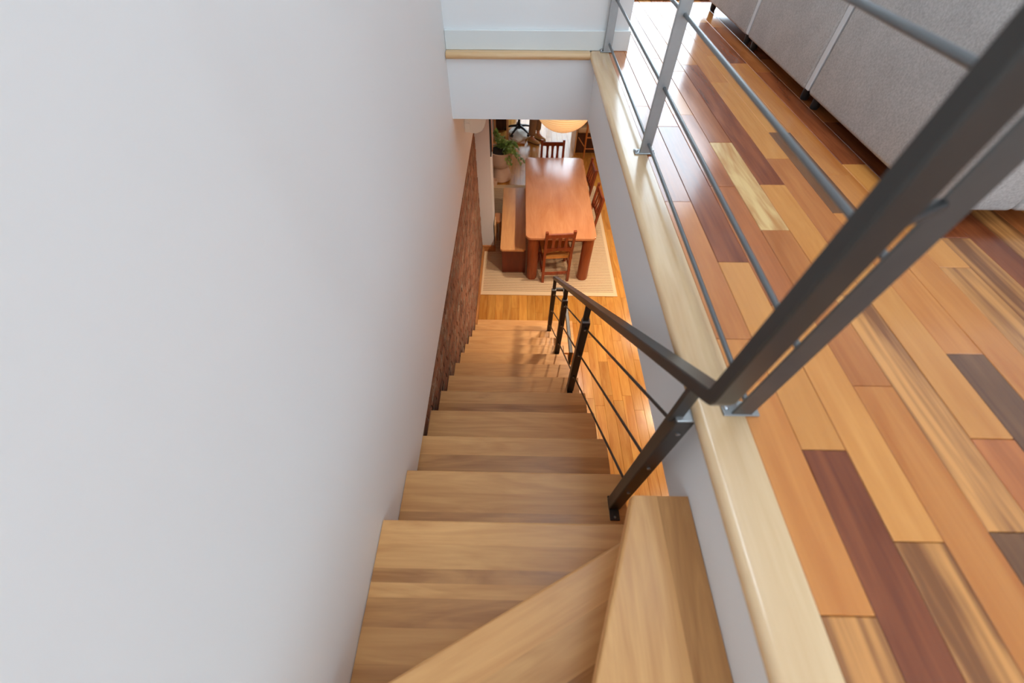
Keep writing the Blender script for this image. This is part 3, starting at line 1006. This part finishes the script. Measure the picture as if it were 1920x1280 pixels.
def make_chair():
    t = thing('dining_chair', '', 'chair', group='dining chairs with rush seats')
    W, D = .195, .40      # half width, depth; back at y=0, front towards +y
    for s in (-1, 1):
        obj('back_post', sweep([(s * (W - .018), -.02, 0), (s * (W - .018), 0, .43), (s * (W - .018), -.055, .88)], .0185, .0165), 'chair', t)
        obj('front_leg', box(s * (W + .01) - .0185, s * (W + .01) + .0185, D - .02, D + .017, 0, .425, .003), 'chair', t)
        obj('side_stretcher', box(s * W - .011, s * W + .011, .0, D - .01, .17, .195), 'chair', t)
        obj('side_rail', box(s * W - .012, s * W + .012, .01, D - .01, .37, .41), 'chair', t)
    obj('top_rail', box(-W + .03, W - .03, -.066, -.04, .785, .845, .005, 2), 'chair', t)
    lr = bmesh.new()
    n = 10
    va, vb = [], []
    xs = [-W + .03 + (2 * W - .06) * i / n for i in range(n + 1)]
    for i, x in enumerate(xs):
        zb = .525 + .03 * (1 - ((x) / (W - .03)) ** 2)
        va.append((x, -.018, zb)); vb.append((x, -.022, .60))
    front = [lr.verts.new((x, y - .011, z_)) for x, y, z_ in va] + [lr.verts.new((x, y - .011, z_)) for x, y, z_ in vb[::-1]]
    back = [lr.verts.new((v.co.x, v.co.y + .022, v.co.z)) for v in front]
    lr.faces.new(front); lr.faces.new(back[::-1])
    for i in range(len(front)):
        lr.faces.new((front[i], front[(i + 1) % len(front)], back[(i + 1) % len(front)], back[i]))
    bmesh.ops.recalc_face_normals(lr, faces=lr.faces[:])
    obj('lower_rail', lr, 'chair', t)
    for sx in (-.082, 0, .082):
        # waisted splat
        b = bmesh.new()
        zs = [.595, .64, .69, .74, .79]; ws = [.024, .02, .017, .02, .024]
        ra = []
        for z_, w in zip(zs, ws):
            y = -.02 - .033 * (z_ - .595) / .195
            ra.append([b.verts.new((sx - w, y - .007, z_)), b.verts.new((sx + w, y - .007, z_)), b.verts.new((sx + w, y + .007, z_)), b.verts.new((sx - w, y + .007, z_))])
        for p, q in zip(ra, ra[1:]):
            for i in range(4): b.faces.new((p[i], p[(i + 1) % 4], q[(i + 1) % 4], q[i]))
        b.faces.new(ra[0][::-1]); b.faces.new(ra[-1])
        bmesh.ops.recalc_face_normals(b, faces=b.faces[:])
        obj('splat', b, 'chair', t)
    # rush seat: four triangular fields of cords dipping to the middle
    st = bmesh.new()
    z0 = .40
    nn = 22
    def zf(u, v): return z0 + .035 - .012 * (1 - max(abs(u), abs(v))) + .003 * (1 if int((max(abs(u), abs(v))) * nn) % 2 else -1)
    grid = {}
    for i in range(nn * 2 + 1):
        for j in range(nn * 2 + 1):
            u, v = i / nn - 1, j / nn - 1
            grid[i, j] = st.verts.new((u * (W - .003), D / 2 + v * (D / 2 - .012) + .003, zf(u, v)))
    for i in range(nn * 2):
        for j in range(nn * 2):
            st.faces.new((grid[i, j], grid[i + 1, j], grid[i + 1, j + 1], grid[i, j + 1]))
    add_box(st, -W + .003, W - .003, .016, D - .01, .385, .425, .008, 2)
    obj('rush_seat', st, 'rush', t)
    obj('front_stretcher', box(-W, W, D - .012, D + .008, .16, .19), 'chair', t)
    obj('back_stretcher', box(-W + .03, W - .03, -.024, -.002, .13, .17), 'chair', t)
    return t
M['rush'] = plain('woven_rush', srgb(206, 140, 66), 0.85, noise=.25, nscale=120)
ch = make_chair()
ch.location = (.543, 4.055, RZ); ch.rotation_euler = (0, 0, math.radians(5.5))
ch['label'] = 'dark red wooden chair with rush seat at the table end nearest the stairs'
dup(ch, (.555, 6.30, RZ), math.pi, 'dark red wooden chair at the far end of the table, facing the stairs')
dup(ch, (1.085, 5.615, RZ), math.radians(90 + 3.5), 'farther of two dark red chairs on the right side of the table')
dup(ch, (1.105, 4.925, RZ), math.radians(90 + 4), 'nearer of two dark red chairs on the right side of the table')

# paper lantern above the table
lan = thing('paper_lantern', 'glowing round rice paper lantern hanging over the dining table', 'lamp', (.575, 5.42, 0))
LR, LZ, LF = .385, 1.815, .90
prof = []
nr = 34
for i in range(nr * 2 + 1):
    a = -math.pi / 2 + math.pi * i / (nr * 2)
    rr_ = LR * math.cos(a) * (1.0 if i % 2 == 0 else .993)
    if math.sin(a) < -.985: continue
    if math.sin(a) > .97: break
    prof.append((max(rr_, .02), LZ + LR * LF * math.sin(a)))
prof = [(0.02, prof[0][1] + .004)] + prof
shade = obj('paper_shade', lathe(prof, 48), 'paper', lan, smooth=True)
for i in range(3, len(prof) - 2, 2):
    r_, z_ = prof[i]
    pts = [((r_ + .0005) * math.cos(2 * math.pi * k / 40), (r_ + .0005) * math.sin(2 * math.pi * k / 40), z_) for k in range(41)]
    obj('rib', add_tube(bmesh.new(), pts, .0015, 5), 'rib', shade)
obj('cord', tube([(0, 0, LZ + .30), (0, 0, ZCEIL - .02)], .004, 8), 'black', lan)
obj('ceiling_rose', lathe([(0, ZCEIL), (.05, ZCEIL), (.045, ZCEIL - .02), (0, ZCEIL - .025)], 20), 'frame_white', lan, smooth=True)
# unseen recessed lamps in the lower ceiling; the first two are added fill
def downlight(x, y, power, label, col=(1, .84, .62)):
    t = thing('ceiling_downlight', label, 'lamp', (x, y, ZCEIL), group='recessed lamps in the lower ceiling')
    obj('trim_ring', lathe([(.05, -.001), (.065, -.001), (.065, -.006), (.05, -.008)], 24), 'frame_white', t, smooth=True)
    obj('lens', lathe([(0, -.004), (.05, -.004)], 24), 'lamp_glow', t)
    l = bpy.data.lights.new('downlight', 'SPOT'); l.energy = power; l.color = col
    l.spot_size = math.radians(130); l.spot_blend = .8; l.shadow_soft_size = .045
    o = bpy.data.objects.new('downlight', l); C.objects.link(o); o.parent = t; o.location = (0, 0, -.02)
downlight(1.0, 2.75, 150, 'unseen fill lamp added just right of the lower stair railing', (1, .86, .68))  # added to brighten the lower treads
downlight(.95, 3.85, 200, 'unseen fill lamp added over the near right corner of the striped rug', (1, .88, .72))  # added to brighten the pier, rug and bench
downlight(2.7, 1.5, 200, 'recessed ceiling lamp nearest the back of the stairs')
downlight(2.7, 3.3, 180, 'recessed ceiling lamp beside the foot of the stairs')
downlight(2.7, 5.3, 200, 'recessed ceiling lamp right of the dining table')

# wall air conditioner under the beam, on the brick wall
ac = thing('air_conditioner', 'cream wall air conditioner under the far edge of the stairwell', 'air conditioner', (0, 0, 0))
AX = XL + .0008
prof = [(AX, 2.378), (AX + .09, 2.366), (AX + .135, 2.384), (AX + .162, 2.42), (AX + .178, 2.47), (AX + .184, 2.54), (AX + .18, 2.61), (AX + .165, 2.64), (AX, 2.645)]
bm = bmesh.new()
a = [bm.verts.new((x, 3.345, z_)) for x, z_ in prof]; b = [bm.verts.new((x, 3.90, z_)) for x, z_ in prof]
bm.faces.new(a); bm.faces.new(b[::-1])
for i in range(len(prof)): bm.faces.new((a[i], b[i], b[(i + 1) % len(prof)], a[(i + 1) % len(prof)]))
bmesh.ops.recalc_face_normals(bm, faces=bm.faces[:])
obj('casing', bm, 'ac', ac)
obj('end_cover', box(AX + .004, AX + .045, 3.337, 3.345, 2.392, 2.45, .003, 2), 'ac', ac)
obj('end_panel', box(AX + .004, AX + .045, 3.34, 3.345, 2.456, 2.63, .002), 'ac', ac)
obj('front_panel', box(AX + .125, AX + .130, 3.342, 3.345, 2.40, 2.63), 'ac', ac)
# framed picture on the pier side, seen edge on
pic = thing('framed_picture', 'dark framed picture seen edge on at the side of the white pier', 'picture', (0, 0, 0))
obj('frame', box(-.347, -.331, 4.87, 5.04, 1.44, 2.3, .002), 'trim_wood', pic)
obj('print', box(-.347, -.336, 4.70, 4.869, 1.46, 2.28, .002), 'screen', pic)
# small wooden stool behind the bench and a leaning board
st = thing('wooden_stool', 'low wooden stool squeezed between the bench and the white pier', 'stool', (0, 0, 0))
obj('seat', slab(rounded_rect(-.345, -.245, 4.92, 5.15, .02), .32, .355, .005), 'trim_wood', st)
for xx, yy in ((-.325, 4.94), (-.265, 4.94), (-.325, 5.13), (-.265, 5.13)):
    obj('leg', box(xx - .012, xx + .012, yy - .012, yy + .012, RZ, .32), 'trim_wood', st)
tag(obj('leaning_board', box(-.333, -.318, 4.705, 4.9, RZ + .1005, .46, .002), 'pale_wood'), 'thin pale wooden board standing against the side of the pier', 'board')

# ------------------------------------------------------------------ planter with trailing plant
pc = (-.312, 6.74)
pot = thing('potted_plant', 'trailing green plant in an hourglass terracotta planter', 'plant', (pc[0], pc[1], 0))
prof = [(0, .001), (.165, .001), (.178, .015), (.172, .08), (.15, .16), (.128, .215), (.125, .235), (.15, .255), (.19, .30), (.208, .37), (.212, .47), (.214, .53), (.2, .532), (.196, .50), (0, .49)]
obj('planter', lathe(prof, 40), 'terracotta', pot, smooth=True)
obj('soil', lathe([(0, .505), (.19, .502), (.195, .495)], 28), 'soil', pot)
prng = random.Random(21)
def leaf(bm, p, d, L, w):
    d = d.normalized()
    s = d.cross(Vector((0, 0, 1)))
    if s.length < .05: s = Vector((1, 0, 0))
    s.normalize()
    s = (s + Vector((prng.uniform(-.5, .5), prng.uniform(-.5, .5), prng.uniform(-.7, .7)))).normalized()
    n = s.cross(d).normalized()
    mid = p + d * L * .5 + n * L * .08
    tip = p + d * L - n * L * .1
    v = [bm.verts.new(q) for q in (p, mid - s * w, mid + s * w, tip, p + d * L * .5)]
    bm.faces.new((v[0], v[1], v[4])); bm.faces.new((v[0], v[4], v[2]))
    bm.faces.new((v[1], v[3], v[4])); bm.faces.new((v[4], v[3], v[2]))
def frond(bm_l, bm_s, p0, az, rise, reach, droop, nseg=9, L=.07, w=.013):
    pts = []
    for i in range(nseg + 1):
        t = i / nseg
        r_ = reach * t
        pts.append(Vector(p0) + Vector((math.cos(az) * r_, math.sin(az) * r_, rise * math.sin(t * 2.0) - droop * t * t)))
    add_tube(bm_s, pts, [.004 * (1 - .7 * i / nseg) for i in range(nseg + 1)], 5)
    for i in range(1, nseg + 1):
        d = (pts[i] - pts[i - 1]).normalized()
        sd = d.cross(Vector((0, 0, 1)))
        if sd.length < .05: sd = Vector((1, 0, 0))
        sd.normalize()
        for s in (-1, 1):
            for q in range(2):
                leaf(bm_l, pts[i] - d * .02 * q, d * .7 + sd * s * prng.uniform(.4, 1.1) + Vector((0, 0, prng.uniform(-.5, .4))), L * prng.uniform(.6, 1.1), w * prng.uniform(.8, 1.3))
    leaf(bm_l, pts[-1], pts[-1] - pts[-2], L, w)
fs = []
for i in range(26):
    az = prng.uniform(-1.1, 2.2)
    fs.append((az, prng.uniform(.08, .2), prng.uniform(.06, .22), prng.uniform(.0, .16)))
fs += [(-.55, .13, .46, .22), (-.35, .12, .30, .24), (-.8, .10, .2, .2), (2.4, .30, .06, .0), (2.0, .24, .05, .0), (.2, .16, .24, .12)]
for i, (az, ri, re, dr) in enumerate(fs):
    bl, bs_ = bmesh.new(), bmesh.new()
    base = (.07 * math.cos(az), .07 * math.sin(az), .50)
    frond(bl, bs_, base, az, ri, re, dr, L=prng.uniform(.05, .075), w=prng.uniform(.012, .018))
    s_ = obj('stem', bs_, 'stem', pot)
    obj('foliage', bl, 'leaf' if i % 3 else 'leaf2', s_)
tag(obj('small_pot', lathe([(0, .001), (.05, .001), (.062, .03), (.07, .10), (.062, .102), (.055, .06), (0, .055)], 24, (-.44, 6.50)), 'terracotta', smooth=True), 'small terracotta pot at the foot of the hourglass planter', 'pot')

# ------------------------------------------------------------------ far end of the lower room
# work desk with pale legs and a dark cabinet behind the plant
dk = thing('work_desk', 'work desk on pale wooden legs behind the plant', 'desk', (0, 0, 0))
obj('desk_top', box(-.50, -.2, 8.15, 9.5, .72, .75, .003), 'pale_wood', dk)
for xx, yy in ((-.235, 8.19), (-.49, 8.19), (-.235, 9.46), (-.49, 9.46)):
    obj('leg', box(xx - .02, xx + .022, yy - .02, yy + .02, .001, .72, .003), 'pale_wood', dk)
cb = thing('dark_cabinet', 'dark brown cabinet under the far desk', 'cabinet', (0, 0, 0))
obj('body', box(-.50, -.26, 8.62, 9.35, .001, .60, .004), 'dark_wood', cb)
obj('door', box(-.262, -.25, 8.64, 8.98, .03, .58, .003), 'dark_wood', cb)
obj('door', box(-.262, -.25, 8.99, 9.33, .03, .58, .003), 'dark_wood', cb)
tag(obj('low_board', box(-.20, .125, 7.985, 8.70, .001, .035, .003), 'trim_wood'), 'low wooden board under the white sheepskin', 'board')
# sheepskin
sk = bmesh.new()
bmesh.ops.create_icosphere(sk, subdivisions=4, radius=1.0)
frn = random.Random(4)
for v in sk.verts:
    a = math.atan2(v.co.y, v.co.x)
    k = 1 + .10 * math.sin(3 * a + .6) + .06 * math.sin(7 * a) + frn.uniform(-.03, .03)
    v.co.x *= .21 * k; v.co.y *= .30 * k
    v.co.z = .036 + (max(v.co.z, 0) ** .5) * .055 + (frn.uniform(-.006, .006) if v.co.z > .05 else 0)
tag(obj('sheepskin', sk, 'fleece', at=(.0, 8.36, .0), smooth=True), 'fluffy white sheepskin under the office chair', 'rug')
# office chair
oc = thing('office_chair', 'black swivel office chair on a five star base', 'chair', (.0, 8.40, .075), math.radians(14))
hub = obj('column', lathe([(0, .07), (.035, .07), (.038, .16), (.025, .17), (.025, .40), (0, .40)], 20), 'black', oc, smooth=True)
for i in range(5):
    a = math.radians(72 * i - 62)
    c, s = math.cos(a), math.sin(a)
    arm = obj('base_arm', tube([(c * .02, s * .02, .12), (c * .16, s * .16, .10), (c * .285, s * .285, .062)], [.03, .022, .016], 8), 'black', oc, smooth=True)
    for sd in (-1, 1):
        obj('caster_wheel', lathe([(0, -.008), (.024, -.008), (.027, 0), (.024, .008), (0, .008)], 16), 'black', arm, at=(c * .29 - s * sd * .014, s * .29 + c * sd * .014, .03)).rotation_euler = (math.pi / 2, 0, a)
obj('seat', box(-.24, .24, -.23, .23, .40, .47, .03, 3), 'black', oc, smooth=True)
obj('backrest', box(-.22, .22, .22, .27, .58, 1.02, .022, 3), 'black', oc, smooth=True)
obj('back_bracket', sweep([(0, .10, .395), (0, .285, .395), (0, .30, .62)], .03, .008), 'black', oc)

# person standing behind the far chair: legs and shoe show under the beam
pr = thing('person', 'person in taupe trousers and tan shoes standing beyond the table', 'person', (.335, 8.17, 0), math.radians(-35))
def skinned(name, verts, edges, rad, mat, parent, root=0, sub=2):
    me = bpy.data.meshes.new(name)
    me.from_pydata(verts, edges, [])
    o = bpy.data.objects.new(name, me); C.objects.link(o); o.parent = parent
    md = o.modifiers.new('skin', 'SKIN')
    for i, sv in enumerate(me.skin_vertices[0].data):
        r_ = rad[i]
        sv.radius = r_ if isinstance(r_, tuple) else (r_, r_)
        sv.use_root = (i == root)
    md.use_smooth_shade = True
    s = o.modifiers.new('sub', 'SUBSURF'); s.levels = sub; s.render_levels = sub
    me.materials.append(M[mat])
    return o
# the body faces +x; left leg nearer the window, right leg nearer the camera
bv = [(0, 0, .95), (0, 0, 1.12), (0, 0, 1.32), (.0, 0, 1.46), (.015, 0, 1.55), (.03, 0, 1.66), (.02, 0, 1.76),
      (0, -.09, .88), (.01, -.10, .50), (-.02, -.10, .09), (.10, -.10, .04),
      (0, .09, .88), (.01, .10, .50), (.0, .10, .10), (.12, .10, .04),
      (0, -.18, 1.42), (-.02, -.24, 1.14), (.10, -.23, .92), (.16, -.21, .85),
      (0, .18, 1.42), (-.02, .24, 1.14), (.10, .23, .92), (.16, .21, .85)]
be = [(0, 1), (1, 2), (2, 3), (3, 4), (4, 5), (5, 6), (0, 7), (7, 8), (8, 9), (9, 10), (0, 11), (11, 12), (12, 13), (13, 14),
      (3, 15), (15, 16), (16, 17), (17, 18), (3, 19), (19, 20), (20, 21), (21, 22)]
br = [(.10, .15), (.09, .13), (.10, .155), (.06, .08), .05, (.085, .075), (.07, .062), .085, .058, .038, .03, .085, .058, .038, .03,
      .05, .04, .032, .03, .05, .04, .032, .03]
obj_body = skinned('body', bv, be, br, 'skin', pr)
tv = [(0, 0, 1.0), (0, 0, .93), (0, -.10, .82), (.012, -.10, .50), (-.01, -.10, .30), (-.012, -.10, .125), (0, .10, .82), (.012, .10, .50), (.0, .10, .32), (-.002, .10, .165)]
te = [(0, 1), (1, 2), (2, 3), (3, 4), (4, 5), (1, 6), (6, 7), (7, 8), (8, 9)]
tr = [(.12, .165), (.125, .175), .105, .085, .08, .078, .105, .08, .068, .062]
skinned('trousers', tv, te, tr, 'trousers', pr, 1)
sv_ = [(0, 0, .98), (0, 0, 1.15), (0, 0, 1.34), (0, 0, 1.46), (0, -.19, 1.42), (-.02, -.245, 1.16), (0, .19, 1.42), (-.02, .245, 1.16)]
se = [(0, 1), (1, 2), (2, 3), (3, 4), (4, 5), (3, 6), (6, 7)]
skinned('shirt', sv_, se, [(.12, .17), (.11, .15), (.12, .17), (.07, .09), .065, .058, .065, .058], 'shirt', pr, 1)
hb_ = bmesh.new()
bmesh.ops.create_icosphere(hb_, subdivisions=3, radius=1)
for v in hb_.verts:
    v.co.x = v.co.x * .105 + .0; v.co.y *= .088; v.co.z = max(v.co.z, -.35 - v.co.x * 3) * .10 + 1.745
obj('hair', hb_, 'hair', pr, smooth=True)
def shoe(px, py, ang, nm='shoe'):
    b = bmesh.new()
    outl = [(-.075, .0, .032), (-.06, .0, .036), (.0, .0, .034), (.08, .0, .044), (.13, .0, .043), (.17, .0, .034), (.195, .0, .012)]
    hts = [.07, .085, .085, .06, .05, .04, .025]
    rings = []
    for (x, y, w), h in zip(outl, hts):
        ring = []
        for k in range(10):
            a = math.pi * k / 9
            ring.append(b.verts.new((x, -w * math.cos(a), .018 + h * math.sin(a) ** .7)))
        rings.append(ring)
    for p, q in zip(rings, rings[1:]):
        for k in range(9): b.faces.new((p[k], p[k + 1], q[k + 1], q[k]))
        b.faces.new((p[0], q[0], q[-1], p[-1]))
    b.faces.new(rings[0]); b.faces.new(rings[-1][::-1])
    bmesh.ops.recalc_face_normals(b, faces=b.faces[:])
    o = obj(nm, b, 'shoe', pr, smooth=True, at=(px, py, 0))
    o.rotation_euler = (0, 0, ang)
    poly = [(-.082, -.03), (-.082, .03), (-.06, .038), (.08, .048), (.14, .046), (.18, .032), (.20, .0), (.18, -.032), (.14, -.046), (.08, -.048), (-.06, -.038)]
    obj('sole', prism(poly, .001, .022), 'sole', o)
shoe(-.02, -.10, 0); shoe(.0, .10, 0)

# pine chair and bookcase bench at the right
cs = thing('low_bookcase', 'dark low bookcase with a pale edge and beige cushion beyond the table', 'bookcase', (0, 0, 0))
obj('side_panel', box(1.085, 1.112, 7.60, 8.25, .001, .74, .003), 'pale_wood', cs)
obj('back_panel', box(1.112, 2.2, 8.22, 8.25, .001, .74), 'dark_wood', cs)
obj('shelf', box(1.112, 2.2, 7.66, 8.22, .37, .40), 'dark_wood', cs)
obj('top_panel', box(1.112, 2.2, 7.66, 8.22, .71, .74), 'dark_wood', cs)
obj('base_panel', box(1.112, 2.2, 7.70, 7.72, .001, .37), 'dark_wood', cs)
obj('end_panel', box(2.2, 2.227, 7.66, 8.25, .001, .74), 'dark_wood', cs)
tag(obj('beige_cushion', box(1.12, 1.75, 7.64, 8.1, .4005, .50, .03, 3), 'cushion', smooth=True), 'long beige cushion lying in the dark low bookcase', 'cushion')
pcx = thing('pine_chair', 'orange pine chair with slim round legs at the far right', 'chair', (0, 0, 0))
for (xx, yy, h) in ((1.272, 7.475, .95), (1.64, 7.475, .95), (1.272, 7.60, .42), (1.64, 7.60, .42)):
    if yy < 7.5:
        obj('back_leg', tube([(xx, yy, .001), (xx - .005, yy, .45), (xx - .012, yy - .04, h)], [.014, .018, .014], 12), 'pine', pcx, smooth=True)
obj('stretcher', tube([(1.272, 7.475, .19), (1.64, 7.475, .19)], .010, 10), 'pine', pcx, smooth=True)
obj('stretcher', tube([(1.272, 7.475, .21), (1.135, 7.575, .36)], .010, 10), 'pine', pcx, smooth=True)
obj('back_rail', box(1.26, 1.65, 7.43, 7.45, .82, .92, .006, 2), 'pine', pcx)
obj('seat_rail', tube([(1.272, 7.475, .40), (1.64, 7.475, .40)], .012, 10), 'pine', pcx, smooth=True)
